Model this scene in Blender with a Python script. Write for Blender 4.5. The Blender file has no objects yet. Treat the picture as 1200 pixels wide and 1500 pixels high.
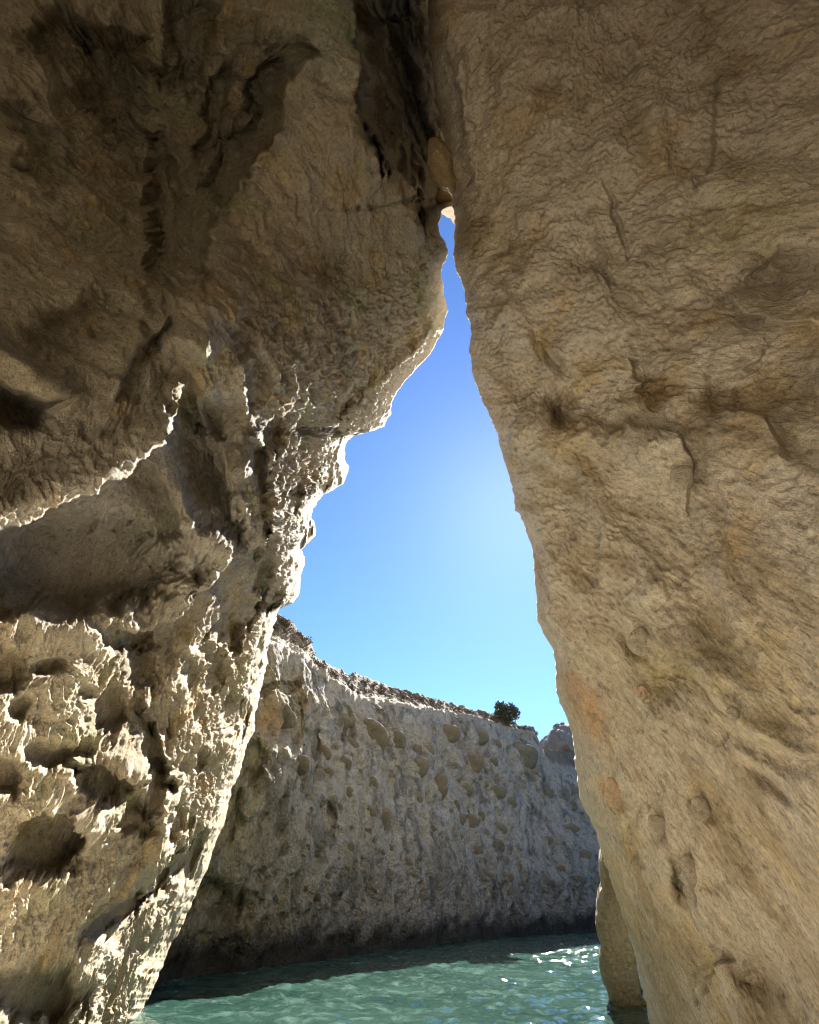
import bpy, math, random
import numpy as np
from mathutils import Vector, Matrix

# ------------------------------------------------------------------ camera, sky, sun, exposure
scene = bpy.context.scene
F_PX = 700.0                                   # focal length in photo pixels (photo 1200 x 1500)
PITCH = math.radians(38.66)
CAM = np.array([0.0, 0.0, 1.5])
cam_d = bpy.data.cameras.new("camera")
cam_d.sensor_fit = 'HORIZONTAL'; cam_d.sensor_width = 36.0; cam_d.lens = F_PX / 1200.0 * 36.0
cam_d.clip_start = 0.05; cam_d.clip_end = 2000.0
cam_o = bpy.data.objects.new("camera", cam_d)
scene.collection.objects.link(cam_o)
cam_o.location = CAM
cam_o.rotation_euler = (math.pi / 2 + PITCH, 0, 0)
scene.camera = cam_o

cp_, sp_ = math.cos(PITCH), math.sin(PITCH)
FWD = np.array([0, cp_, sp_]); UP = np.array([0, -sp_, cp_]); RIGHT = np.array([1.0, 0, 0])

def ray(px, py):
    px = np.asarray(px, float); py = np.asarray(py, float)
    return FWD + ((px - 600) / F_PX)[..., None] * RIGHT - ((py - 750) / F_PX)[..., None] * UP

SUN_EL = math.radians(39.5)
SUN_AZ = math.radians(16.5)                    # clockwise from +Y (the way the camera looks)
sun_dir = Vector((math.sin(SUN_AZ) * math.cos(SUN_EL), math.cos(SUN_AZ) * math.cos(SUN_EL), math.sin(SUN_EL)))

world = bpy.data.worlds.new("World"); scene.world = world; world.use_nodes = True
wn = world.node_tree.nodes; wl = world.node_tree.links
bg = wn['Background']; sky = wn.new('ShaderNodeTexSky')
sky.sky_type = 'NISHITA'; sky.sun_disc = False
sky.sun_elevation = SUN_EL; sky.sun_rotation = SUN_AZ
sky.altitude = 0; sky.air_density = 0.68; sky.dust_density = 0.09; sky.ozone_density = 10.0
wl.new(sky.outputs[0], bg.inputs[0]); bg.inputs[1].default_value = 0.05

sd = bpy.data.lights.new("sun", 'SUN'); sd.energy = 5.0; sd.angle = math.radians(0.5); sd.color = (1.0, 0.95, 0.88)
so = bpy.data.objects.new("sun", sd); scene.collection.objects.link(so)
so.rotation_euler = sun_dir.to_track_quat('Z', 'Y').to_euler(); so.location = (8, 30, 30)

scene.view_settings.view_transform = 'Standard'; scene.view_settings.look = 'None'
scene.view_settings.exposure = 2.7; scene.view_settings.gamma = 1.0
scene.view_settings.use_curve_mapping = False
scene.cycles.max_bounces = 10; scene.cycles.diffuse_bounces = 8; scene.cycles.glossy_bounces = 3
scene.cycles.sample_clamp_indirect = 6.0
scene.cycles.use_denoising = True; scene.cycles.filter_width = 1.05

RES = 1.25                                      # mesh density

# ------------------------------------------------------------------ numpy noise
_rng = np.random.RandomState(7)
_perm = _rng.permutation(256).astype(np.int32); _perm = np.concatenate([_perm, _perm, _perm])
_g = _rng.normal(size=(256, 3)); _g /= np.linalg.norm(_g, axis=1)[:, None]; _g = (_g * 1.4).astype(np.float32)

def perlin(p):
    p = np.asarray(p, np.float32); sh = p.shape[:-1]; p = p.reshape(-1, 3)
    i = np.floor(p).astype(np.int32); f = p - i
    i &= 255
    u = f * f * f * (f * (f * 6 - 15) + 10)
    def g(a, b, c):
        h = _perm[_perm[_perm[(i[:, 0] + a) & 255] + ((i[:, 1] + b) & 255)] + ((i[:, 2] + c) & 255)]
        gr = _g[h]
        return gr[:, 0] * (f[:, 0] - a) + gr[:, 1] * (f[:, 1] - b) + gr[:, 2] * (f[:, 2] - c)
    x0 = g(0, 0, 0) * (1 - u[:, 0]) + g(1, 0, 0) * u[:, 0]
    x1 = g(0, 1, 0) * (1 - u[:, 0]) + g(1, 1, 0) * u[:, 0]
    x2 = g(0, 0, 1) * (1 - u[:, 0]) + g(1, 0, 1) * u[:, 0]
    x3 = g(0, 1, 1) * (1 - u[:, 0]) + g(1, 1, 1) * u[:, 0]
    y0 = x0 * (1 - u[:, 1]) + x1 * u[:, 1]; y1 = x2 * (1 - u[:, 1]) + x3 * u[:, 1]
    return (y0 * (1 - u[:, 2]) + y1 * u[:, 2]).reshape(sh)

def fbm(p, s, octs=4, gain=0.5, off=0.0, ridge=False, lac=2.03):
    p = np.asarray(p, np.float32) / s + off; a = 1.0; r = 0; t = 0
    for k in range(octs):
        n = perlin(p)
        if ridge: n = 1 - 2 * np.abs(n)
        r = r + a * n; t += a; a *= gain; p = p * lac + 17.3
    return r / t

def worley(p, s, off=0.0, jit=0.9):
    """distance to nearest and second nearest feature point, cell hash"""
    p = np.asarray(p, np.float32) / s + off; sh = p.shape[:-1]; p = p.reshape(-1, 3)
    i = np.floor(p).astype(np.int32); f = p - i
    d1 = np.full(len(p), 9.0, np.float32); d2 = d1.copy(); hid = np.zeros(len(p), np.int32)
    rp = (_rng_pts - 0.5) * jit + 0.5
    for a in (-1, 0, 1):
        for b in (-1, 0, 1):
            for c in (-1, 0, 1):
                h = _perm[_perm[_perm[(i[:, 0] + a) & 255] + ((i[:, 1] + b) & 255)] + ((i[:, 2] + c) & 255)]
                q = rp[h] + np.array([a, b, c], np.float32) - f
                d = (q * q).sum(1)
                m = d < d1
                d2 = np.where(m, d1, np.minimum(d2, d)); hid = np.where(m, h, hid); d1 = np.where(m, d, d1)
    return np.sqrt(d1).reshape(sh), np.sqrt(d2).reshape(sh), hid.reshape(sh)
_rng_pts = _rng.rand(256, 3).astype(np.float32)

def sstep(a, b, x):
    t = np.clip((x - a) / (b - a), 0, 1); return t * t * (3 - 2 * t)

def tps(ctrl):
    """thin-plate surface through (px, py, inverse depth)"""
    c = np.array(ctrl, float); X = c[:, :2] / 1000.0; w = 1.0 / c[:, 2]
    def U(r2): return 0.5 * r2 * np.log(np.maximum(r2, 1e-12))
    n = len(X); K = U(((X[:, None] - X[None]) ** 2).sum(-1)) + np.eye(n) * 1e-3
    P = np.hstack([np.ones((n, 1)), X]); A = np.zeros((n + 3, n + 3)); A[:n, :n] = K; A[:n, n:] = P; A[n:, :n] = P.T
    sol = np.linalg.solve(A, np.concatenate([w, np.zeros(3)]))
    def f(px, py):
        x = px / 1000.0; y = py / 1000.0
        r = sol[n] + sol[n + 1] * x + sol[n + 2] * y
        for k in range(n):
            r = r + sol[k] * U((x - X[k, 0]) ** 2 + (y - X[k, 1]) ** 2)
        return 1.0 / np.clip(r, 0.03, 0.8)
    return f

def grid_normals(P):
    du = np.gradient(P, axis=1); dv = np.gradient(P, axis=0)
    n = np.cross(du, dv); n /= np.linalg.norm(n, axis=-1, keepdims=True) + 1e-12
    return n

def smooth2(A, k):
    """separable box blur, twice"""
    for _ in range(2):
        for ax in (0, 1):
            B = np.moveaxis(A, ax, 0)
            pad = np.concatenate([np.repeat(B[:1], k, 0), B, np.repeat(B[-1:], k, 0)], 0)
            cs = np.cumsum(np.concatenate([np.zeros_like(pad[:1]), pad], 0), 0)
            A = np.moveaxis((cs[2 * k + 1:] - cs[:-2 * k - 1]) / (2 * k + 1), 0, ax)
    return A

# ------------------------------------------------------------------ object helpers
def tag(o, label=None, cat=None, group=None, kind=None):
    if label: o['label'] = label
    if cat: o['category'] = cat
    if group: o['group'] = group
    if kind: o['kind'] = kind
    return o

def link(name, me, mat=None, parent=None):
    o = bpy.data.objects.new(name, me); scene.collection.objects.link(o)
    if mat: me.materials.append(mat)
    if parent: o.parent = parent
    return o

def grid_mesh(name, P, mat, tint=None, smooth=True, flip=False, parent=None):
    r, c = P.shape[:2]
    me = bpy.data.meshes.new(name)
    idx = np.arange(r * c, dtype=np.int32).reshape(r, c)
    q = np.stack([idx[:-1, :-1], idx[1:, :-1], idx[1:, 1:], idx[:-1, 1:]], -1).reshape(-1, 4)
    if flip: q = q[:, ::-1]
    nq = len(q)
    me.vertices.add(r * c); me.vertices.foreach_set('co', P.astype(np.float32).ravel())
    me.loops.add(nq * 4); me.loops.foreach_set('vertex_index', q.astype(np.int32).ravel())
    me.polygons.add(nq); me.polygons.foreach_set('loop_start', np.arange(nq, dtype=np.int32) * 4)
    try: me.polygons.foreach_set('loop_total', np.full(nq, 4, np.int32))
    except Exception: pass
    me.update(calc_edges=True)
    me.polygons.foreach_set('use_smooth', np.full(nq, smooth, bool))
    if tint is not None:
        a = me.color_attributes.new('tint', 'FLOAT_COLOR', 'POINT')
        col = np.ones((r * c, 4), np.float32); col[:, :tint.shape[-1]] = tint.reshape(r * c, -1)
        a.data.foreach_set('color', col.ravel())
    return link(name, me, mat, parent)

# ------------------------------------------------------------------ materials
def mat_new(name):
    m = bpy.data.materials.new(name); m.use_nodes = True
    nt = m.node_tree; return m, nt, nt.nodes['Principled BSDF'], nt.nodes, nt.links

def ramp(N, L, src, stops):
    r = N.new('ShaderNodeValToRGB'); L.new(src, r.inputs[0])
    el = r.color_ramp.elements
    while len(el) < len(stops): el.new(0.5)
    for e, (p, c) in zip(el, stops): e.position = p; e.color = (*c, 1)
    return r.outputs[0]

def noise(N, L, vec, scale, detail=6, rough=0.6, dist=0.0):
    n = N.new('ShaderNodeTexNoise'); n.inputs['Scale'].default_value = scale
    n.inputs['Detail'].default_value = detail; n.inputs['Roughness'].default_value = rough
    n.inputs['Distortion'].default_value = dist; L.new(vec, n.inputs['Vector']); return n.outputs[0]

def mix(N, L, fac, a, b, mode='MIX'):
    m = N.new('ShaderNodeMix'); m.data_type = 'RGBA'; m.blend_type = mode
    for s, v in ((m.inputs[0], fac), (m.inputs[6], a), (m.inputs[7], b)):
        if hasattr(v, 'links'): L.new(v, s)
        elif isinstance(v, (int, float)): s.default_value = v
        else: s.default_value = (*v, 1)
    return m.outputs[2]

def rock_material(name, base, dark, pale, ochre, bump=0.05, scale=1.0, stretch=(1, 1, 1), rot=(0, 0, 0), use_tint=True, pit=0.35, mid_k=1.2):
    m, nt, P, N, L = mat_new(name)
    tc = N.new('ShaderNodeTexCoord'); mp = N.new('ShaderNodeMapping')
    mp.inputs['Rotation'].default_value = rot; m2 = N.new('ShaderNodeMapping'); m2.inputs['Scale'].default_value = stretch
    L.new(tc.outputs['Object'], mp.inputs[0]); L.new(mp.outputs[0], m2.inputs[0]); v = m2.outputs[0]
    big = noise(N, L, v, 0.55 * scale, 5, 0.6, 0.6); mid = noise(N, L, v, 3.0 * scale, 8, 0.68, 0.4)
    fine = noise(N, L, v, 16.0 * scale, 8, 0.72); grain = noise(N, L, v, 70 * scale, 4, 0.7)
    c = ramp(N, L, big, [(0.30, dark), (0.47, base), (0.62, base), (0.75, ochre)])
    c = mix(N, L, ramp(N, L, mid, [(0.50, (0, 0, 0)), (0.70, (0.7, 0.7, 0.7))]), c, pale)
    c = mix(N, L, ramp(N, L, mid, [(0.30, (0.6, 0.6, 0.6)), (0.44, (0, 0, 0))]), c, dark)
    sp = ramp(N, L, fine, [(0.32, (0.48, 0.45, 0.42)), (0.46, (0.95, 0.95, 0.94)), (0.56, (1.04, 1.03, 1.02)), (0.68, (1.30, 1.28, 1.24))])
    c = mix(N, L, 1.0, c, sp, 'MULTIPLY')
    gp = ramp(N, L, grain, [(0.36, (0.58, 0.56, 0.54)), (0.52, (1.05, 1.05, 1.05)), (0.66, (1.22, 1.22, 1.20))])
    c = mix(N, L, 0.8, c, gp, 'MULTIPLY')
    if use_tint:
        at = N.new('ShaderNodeAttribute'); at.attribute_name = 'tint'
        c = mix(N, L, 1.0, c, at.outputs['Color'], 'MULTIPLY')
    L.new(c, P.inputs['Base Color'])
    P.inputs['Roughness'].default_value = 0.92; P.inputs['Specular IOR Level'].default_value = 0.25
    # relief: grain and small pits
    vo = N.new('ShaderNodeTexVoronoi'); vo.inputs['Scale'].default_value = 11 * scale; vo.feature = 'F1'
    L.new(v, vo.inputs['Vector'])
    def madd(a, k, b):
        q = N.new('ShaderNodeMath'); q.operation = 'MULTIPLY_ADD'; L.new(a, q.inputs[0]); q.inputs[1].default_value = k
        if hasattr(b, 'links'): L.new(b, q.inputs[2])
        else: q.inputs[2].default_value = b
        return q.outputs[0]
    h = madd(fine, 1.0, 0.0); h = madd(grain, 0.30, h); h = madd(vo.outputs[0], pit, h); h = madd(mid, mid_k, h)
    b = N.new('ShaderNodeBump'); b.inputs['Strength'].default_value = 1.0; b.inputs['Distance'].default_value = bump
    L.new(h, b.inputs['Height']); L.new(b.outputs[0], P.inputs['Normal'])
    return m

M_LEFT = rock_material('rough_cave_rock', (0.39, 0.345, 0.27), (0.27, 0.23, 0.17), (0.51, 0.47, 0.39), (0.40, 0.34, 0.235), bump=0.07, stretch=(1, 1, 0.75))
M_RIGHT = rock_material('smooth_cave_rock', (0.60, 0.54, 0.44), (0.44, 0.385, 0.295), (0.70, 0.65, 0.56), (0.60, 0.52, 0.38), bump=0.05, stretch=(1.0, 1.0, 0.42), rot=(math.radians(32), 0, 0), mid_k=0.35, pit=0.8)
M_CLIFF = rock_material('grey_cliff_rock', (0.37, 0.365, 0.33), (0.21, 0.20, 0.17), (0.55, 0.55, 0.52), (0.32, 0.275, 0.205), bump=0.16, scale=0.8)
M_STONE = rock_material('dark_stone', (0.20, 0.18, 0.15), (0.12, 0.11, 0.09), (0.28, 0.26, 0.22), (0.24, 0.19, 0.13), bump=0.03, use_tint=False)

# ------------------------------------------------------------------ cave walls
def pit_field(px, py, pits, warp, edge=0.55):
    """sum of hollow depths in metres; each (x, y, rx, ry, tilt deg, depth)"""
    r = np.zeros_like(px)
    for (x, y, rx, ry, a, d) in pits:
        a = math.radians(a); dx = px - x; dy = py - y
        u = (dx * math.cos(a) + dy * math.sin(a)) / rx; v = (-dx * math.sin(a) + dy * math.cos(a)) / ry
        q = np.sqrt(u * u + v * v) + warp
        r = r + d * (1 - sstep(edge, 1.15, q))
    return r

def ridge_field(px, py, lines, wx):
    """raised crest along a polyline: (points, half width px, height m)"""
    r = np.zeros_like(px)
    for pts, w, h in lines:
        best = np.full(px.shape, 1e9)
        for (x0, y0), (x1, y1) in zip(pts[:-1], pts[1:]):
            L2 = (x1 - x0) ** 2 + (y1 - y0) ** 2
            t = np.clip(((px - x0) * (x1 - x0) + (py - y0) * (y1 - y0)) / L2, 0, 1)
            best = np.minimum(best, (px - x0 - t * (x1 - x0)) ** 2 + (py - y0 - t * (y1 - y0)) ** 2)
        r = r + h * np.exp(-(np.sqrt(best) * (1 + 0.5 * wx) / w) ** 2)
    return r

def ledge_field(px, py, lines, wx):
    """overhanging lip: (points, rise m, rise width px, recess m, recess width px); the recess is to the right of the drawing direction on screen"""
    r = np.zeros_like(px)
    for pts, H, w, D, w2 in lines:
        best = np.full(px.shape, 1e9); sg = np.ones(px.shape); tt = np.zeros(px.shape)
        n = len(pts) - 1
        for k, ((x0, y0), (x1, y1)) in enumerate(zip(pts[:-1], pts[1:])):
            L2 = (x1 - x0) ** 2 + (y1 - y0) ** 2
            t = ((px - x0) * (x1 - x0) + (py - y0) * (y1 - y0)) / L2; tc = np.clip(t, 0, 1)
            q = (px - x0 - tc * (x1 - x0)) ** 2 + (py - y0 - tc * (y1 - y0)) ** 2
            cr = (x1 - x0) * (py - y0) - (y1 - y0) * (px - x0)
            m = q < best - 1e-6
            best = np.where(m, q, best); sg = np.where(m, np.sign(cr), sg); tt = np.where(m, (k + tc) / n, tt)
        d = np.sqrt(best) * sg; fade = sstep(0, 0.14, tt) * (1 - sstep(0.86, 1.0, tt))
        up = H * np.exp(-np.clip(-d, 0, None) / w); dn = H - (H + D) * sstep(0, 9, d); dn = dn * np.exp(-(np.clip(d - 9, 0, None) / w2) ** 2)
        r = r + np.where(d < 0, up, dn) * fade * (1 + 0.3 * wx)
    return r

def rows_py(lo, hi, step, pad_lo, pad_hi):
    a = np.arange(0, 1500, step)
    def g(start, end, s):
        out = []; x = start; k = s
        while (x < end if end > start else x > end):
            k *= 1.06; x = x + k if end > start else x - k; out.append(x)
        return np.array(out)
    return np.concatenate([g(0, pad_lo, step)[::-1], a, g(1500 - step, pad_hi, step)])

# ---- left wall
EL = np.array([(-500, 640), (-150, 660), (0, 680), (120, 690), (200, 694), (250, 694), (296, 690), (303, 668), (309, 648), (318, 645), (330, 641), (345, 643), (352, 649), (368, 656), (378, 653),
     (390, 646), (400, 644), (415, 647), (440, 652), (455, 656), (470, 652), (490, 645), (505, 638), (520, 628), (540, 610),
     (555, 596), (572, 582), (590, 574), (604, 572), (614, 566), (624, 562), (630, 545), (638, 515), (645, 507), (660, 503), (672, 505),
     (682, 509), (695, 507), (708, 502), (716, 490), (724, 474), (735, 466), (745, 457), (757, 456), (770, 461), (784, 462),
     (792, 452), (805, 441), (818, 445), (828, 446), (842, 441), (860, 440), (872, 437), (882, 428), (890, 410), (897, 405), (910, 404),
     (930, 396), (950, 390), (985, 389), (1010, 383), (1040, 374), (1075, 370), (1090, 362), (1130, 350), (1160, 337), (1200, 328),
     (1240, 313), (1270, 303), (1300, 290), (1340, 272), (1370, 257), (1400, 243), (1440, 228), (1470, 212), (1500, 198), (1560, 172), (1700, 110)], float)
LEFT_CTRL = [
    (200, 1500, 7.1), (260, 1360, 8.1), (330, 1200, 9.4), (370, 1060, 10.2), (400, 900, 10.8), (440, 830, 11.2), (505, 660, 13.0), (570, 610, 13.7), (655, 460, 13.6), (645, 330, 12.5),
    (110, 1700, 6.0), (0, 1700, 4.3), (-300, 1700, 2.7), (0, 1500, 4.2), (100, 1500, 5.3), (0, 1200, 3.9), (-300, 1200, 2.7),
    (0, 900, 3.85), (-300, 900, 2.6), (0, 700, 3.65), (-300, 600, 2.4), (0, 400, 4.7), (-300, 300, 4.5), (0, 100, 7.2), (-300, 0, 6.0),
    (0, -300, 8.5), (-300, -400, 8.0),
    (200, 1200, 5.8), (270, 1060, 7.2), (200, 900, 5.6), (200, 700, 4.8), (200, 560, 5.0), (280, 600, 5.85), (330, 800, 6.9), (380, 700, 7.6), (440, 540, 8.4), (400, 470, 7.9), (510, 530, 10.8), (300, 450, 6.5), (250, 350, 7.8),
    (150, 200, 9.0), (300, 150, 10.8), (470, 90, 9.8), (420, 200, 9.4), (330, 310, 8.8), (450, 400, 9.9), (550, 350, 11.2), (600, 450, 12.4), (500, 200, 9.8),
    (560, 200, 10.8), (600, 250, 12.0), (620, 120, 13.0), (560, 60, 11.5), (640, -50, 13.5), (500, -200, 11.0), (600, -400, 12.0), (350, -200, 10.5)]
LEFT_PITS = [
    # x, y, rx, ry, tilt, depth
    (120, 835, 165, 78, -6, 1.0), (298, 705, 38, 88, -22, 0.55), (312, 618, 20, 34, -10, 0.4), (385, 842, 22, 52, 12, 0.45), (350, 900, 60, 20, -35, 0.3),
    (440, 783, 18, 30, 20, 0.3), (22, 605, 60, 40, 10, 0.5), (255, 560, 26, 46, 20, 0.35), (395, 640, 22, 34, 10, 0.35), (372, 560, 20, 36, 15, 0.3),
    (345, 500, 26, 42, 0, 0.3), (475, 700, 20, 40, 15, 0.3), (420, 735, 16, 26, 0, 0.25), (500, 585, 45, 14, -38, 0.25), (470, 385, 46, 40, 20, 0.16),
    (92, 1108, 58, 30, 0, 0.55), (152, 1042, 34, 46, 10, 0.55), (152, 1150, 34, 36, 0, 0.5), (55, 1245, 80, 62, -10, 0.85), (178, 1322, 92, 26, -38, 0.6),
    (200, 1200, 26, 32, -10, 0.45), (248, 1202, 20, 38, 8, 0.45), (340, 1050, 24, 42, -12, 0.45), (8, 1140, 34, 30, 0, 0.5), (60, 985, 22, 20, 0, 0.35), (5, 975, 34, 46, 0, 0.55),
    (40, 1455, 95, 58, 8, 0.8), (230, 1385, 22, 44, 25, 0.35), (285, 1110, 16, 24, 0, 0.3), (270, 1250, 26, 40, 22, 0.35), (200, 975, 30, 34, 0, 0.4), (300, 960, 22, 34, 0, 0.35),
    (330, 930, 24, 30, 20, 0.35), (235, 1055, 16, 22, 0, 0.25), (170, 930, 60, 24, 10, 0.5), (265, 985, 12, 30, 0, 0.3), (120, 1010, 16, 14, 0, 0.3), (25, 1040, 26, 22, 20, 0.35),
    (230, 1290, 18, 30, 20, 0.3), (300, 1000, 14, 22, 0, 0.3), (225, 1120, 14, 20, 0, 0.25), (110, 1180, 20, 12, 0, 0.3), (375, 960, 14, 40, 10, 0.3)]
LEFT_PITS = [(a, b, c, d, e, f * (0.72 if b > 950 else 1.0)) for a, b, c, d, e, f in LEFT_PITS]
LEFT_PITS += [(350, 250, 42, 90, 25, 0.5), (160, 130, 60, 110, -10, 0.6), (280, 60, 50, 110, 8, 0.5), (60, 220, 34, 90, -30, 0.4), (240, 300, 30, 110, -8, 0.4),
    (320, 180, 22, 90, 18, 0.4), (80, 60, 60, 50, -20, 0.5), (230, 430, 30, 90, 0, 0.35), (120, 480, 90, 40, -15, 0.45), (400, 130, 34, 60, 20, 0.5)]
LEFT_RIDGES = [
    ([(-40, 765), (60, 725), (150, 690), (215, 640), (250, 590), (262, 520)], 26, 0.42),
    ([(-20, 500), (30, 545), (85, 580)], 16, 0.35),
    ([(20, 860), (60, 920), (130, 925), (160, 905)], 22, 0.35),
    ([(330, 450), (352, 560), (360, 680), (388, 780), (405, 870)], 16, 0.30),
    ([(240, 640), (262, 700), (300, 790), (345, 830)], 16, 0.28),
    ([(100, 1130), (180, 1110), (235, 1180), (215, 1260), (120, 1360), (110, 1500)], 22, 0.30),
    ([(300, 880), (250, 1000), (270, 1100), (345, 1100)], 18, 0.25),
    ([(470, 60), (455, 110), (415, 200), (372, 262), (335, 305), (300, 400), (292, 520)], 20, 0.35),
    ([(510, 60), (505, 200), (560, 270), (600, 330)], 18, 0.30),
    ([(205, 330), (212, 420)], 10, 0.18), ([(250, 300), (252, 440)], 8, 0.14), ([(30, 40), (62, 150), (90, 240), (130, 300)], 10, 0.18),
    ([(640, 480), (575, 540), (520, 575), (500, 640), (470, 700)], 9, 0.22)]

LEFT_LEDGES = [
    ([(-70, 800), (0, 768), (60, 745), (130, 715), (190, 680), (228, 640), (252, 596), (262, 545)], 0.50, 60, 0.95, 120),
    ([(-40, 530), (10, 548), (50, 572), (95, 584)], 0.30, 34, 0.35, 50),
    ([(262, 560), (300, 610), (318, 680), (352, 745), (372, 800)], 0.25, 26, 0.45, 34),
    ([(205, 640), (238, 700), (262, 740), (270, 790)], 0.22, 24, 0.35, 30),
    ([(480, 60), (458, 110), (430, 190), (400, 235), (368, 280), (335, 312), (318, 380), (306, 470)][::-1], 0.28, 70, 0.75, 110)][:4] + [
    ([(306, 470), (318, 380), (335, 312), (368, 280), (400, 235), (430, 190), (458, 110), (480, 40)][::-1], 0.28, 70, 0.75, 120),
    ([(612, 360), (596, 300), (562, 262), (528, 215), (508, 150), (505, 60), (505, -60)], 0.22, 60, 1.9, 110),
    ([(335, 780), (300, 850), (230, 905), (160, 935)][::-1], 0.22, 30, 0.4, 40),
    ([(345, 620), (385, 660), (400, 740), (395, 800)], 0.2, 20, 0.3, 24),
    ([(200, 1010), (235, 1075), (240, 1150), (228, 1220)], 0.22, 24, 0.35, 34),
    ([(90, 1130), (150, 1120), (215, 1150)], 0.22, 20, 0.4, 34), ([(110, 1370), (170, 1310), (250, 1260), (290, 1200)], 0.22, 26, 0.4, 36),
    ([(20, 1200), (90, 1190), (140, 1230)], 0.2, 24, 0.4, 40), ([(150, 600), (190, 520), (260, 470)], 0.15, 40, 0.3, 60)]

def build_left():
    step = 1.75 / RES
    py = rows_py(0, 1500, step, -520, 1690)
    E = np.interp(py, EL[:, 0], EL[:, 1])
    # small raggedness of the silhouette
    q = np.stack([py / 14.0, py * 0, py * 0 + 3.3], -1); E = E + fbm(q, 1.0, 4) * 5.0
    n_in = int(330 * RES); n_out = 40
    s_in = np.linspace(0, 1, n_in); s_out = -np.linspace(1, 0, n_out, endpoint=False) ** 1.6
    s = np.concatenate([s_out, s_in])
    S, PY = np.meshgrid(s, py); EE = E[:, None]
    # s = 0 is the frame's left edge (minus 40 px), s = 1 the silhouette
    PX = np.where(S >= 0, -40 + (EE + 40) * S, -40 + 420 * S)
    f = tps(LEFT_CTRL); ZD = f(PX, PY)
    d = np.maximum(EE - PX, 0)
    # world-space noise is sampled on the undisplaced surface
    P0 = CAM + ZD[..., None] * ray(PX, PY)
    wv = np.stack([fbm(P0, 0.9, 3, off=o) for o in (3.1, 9.7, 15.2)], -1)
    warp = fbm(P0, 0.45, 4, 0.6, off=31.0)
    Pw = P0 + wv * 0.35
    pits = pit_field(PX + wv[..., 0] * 26, PY + wv[..., 1] * 26, LEFT_PITS, warp * 0.55 + 0.08 * fbm(P0, 0.2, 3, 0.6, off=13.), edge=0.42)
    rid = ridge_field(PX + wv[..., 1] * 22, PY + wv[..., 2] * 22, LEFT_RIDGES, warp)
    amp = np.clip(ZD / 8.0, 0.5, 1.3)
    lowp = sstep(560, 700, PY); R = 22.0 + 24 * lowp; t = np.clip(d / R, 0, 1); rnd = (0.08 + 0.8 * lowp) * (1 - np.sqrt(np.clip(1 - (1 - t) ** 2, 0, 1)))
    led = ledge_field(PX + wv[..., 2] * 30 + warp * 10, PY + wv[..., 0] * 30 - warp * 12, LEFT_LEDGES, wv[..., 1])
    zd = ZD + pits * amp - rid * amp - led * amp * sstep(0, 40, d) + rnd
    P = CAM + zd[..., None] * ray(PX, PY)
    Nn = grid_normals(smooth2(P, max(2, int(11 * RES))))
    vdir = ray(PX, PY); Nn *= -np.sign((Nn * vdir).sum(-1, keepdims=True))
    # general relief
    q = P0 * np.array([1, 0.9, 0.62]) + wv * 0.25
    big = fbm(q, 1.3, 3, off=2.0)
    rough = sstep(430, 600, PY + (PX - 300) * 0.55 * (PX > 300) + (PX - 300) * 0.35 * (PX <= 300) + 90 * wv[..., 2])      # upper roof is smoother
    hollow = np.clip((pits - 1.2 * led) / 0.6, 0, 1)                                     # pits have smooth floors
    d1, d2, hid = worley(q + 0.10 * np.stack([warp] * 3, -1), 0.42, off=5.0)
    taf = 1 - sstep(0.18, 0.62, d1)                                        # small tafoni hollows
    d3, d4, _ = worley(q * np.array([1, 1, 0.8]), 0.15, off=1.0)
    taf2 = 1 - sstep(0.15, 0.6, d3)
    rg = fbm(q, 0.34, 5, 0.62, off=8.0, ridge=True)
    fine = fbm(q, 0.10, 4, 0.62, off=40.0)
    fil = fbm(q * np.array([1, 1, 0.7]), 0.11, 4, 0.6, off=18.0, ridge=True)          # sharp small crests
    h = (0.15 * big + (0.13 * rg - 0.05 * taf - 0.065 * taf2 + 0.10 * fil) * rough * (1 - 0.75 * hollow) + 0.05 * rg * (1 - rough)
         + 0.06 * fine * (0.35 + 0.65 * rough) * (1 - 0.5 * hollow))
    # draped vertical folds of the roof
    fold = fbm(P0 * np.array([1, 0.35, 0.25]) + wv * 0.3, 0.7, 4, 0.55, off=21.0, ridge=True)
    h = h + 0.22 * fold * (1 - rough)
    h = h * amp * (0.15 + 0.85 * sstep(0, 45, d))
    P = P + Nn * h[..., None]
    # the rock goes on round the corner, away from the camera
    wrap = []
    ks = np.array([0.15, 0.4, 0.8, 1.4, 2.4, 4.0, 6.5, 9.0])
    for k in ks:
        vr = ray(PX[:, -1], PY[:, -1]); vr /= np.linalg.norm(vr, axis=-1, keepdims=True)
        b = P[:, -1] + vr * k * 0.8 + np.stack([-(k ** 1.3) * 0.33 + 0 * py, 0 * py, 0 * py], -1)
        wrap.append(b + 0.16 * min(k, 1.5) * (k > 0.5) * np.stack([fbm(b, 1.1, 4, off=z) for z in (1., 5., 9.)], -1) * np.array([1, 0.3, 1]))
    P = np.concatenate([P, np.stack(wrap, 1)], 1)
    # tint: sunlit warmth and roof shade painted in, green and ochre stains
    c = np.ones(PX.shape + (3,))
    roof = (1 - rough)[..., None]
    c = c * (1 - roof * (1 - np.array([0.84, 0.80, 0.74])))  # shade of the overhanging roof painted into the tint
    lx = np.interp(PY, [-500, 40, 110, 190, 235, 280, 312, 380, 470, 560], [500, 480, 458, 430, 400, 368, 335, 318, 290, 200])     # roof left of the buttress crest, near-neutral tint
    roof_left = (roof[..., 0] * (1 - sstep(-25, 15, PX - lx + 40 * wv[..., 0])))[..., None]
    c = c * (1 - roof_left * (1 - np.array([1.0, 1.02, 0.98])))
    yel = sstep(820, 980, PY)[..., None]; c = c * (1 - yel * (1 - np.array([1.10, 1.06, 0.93])))  # warm sunlit tone painted onto the lower wall
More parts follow.
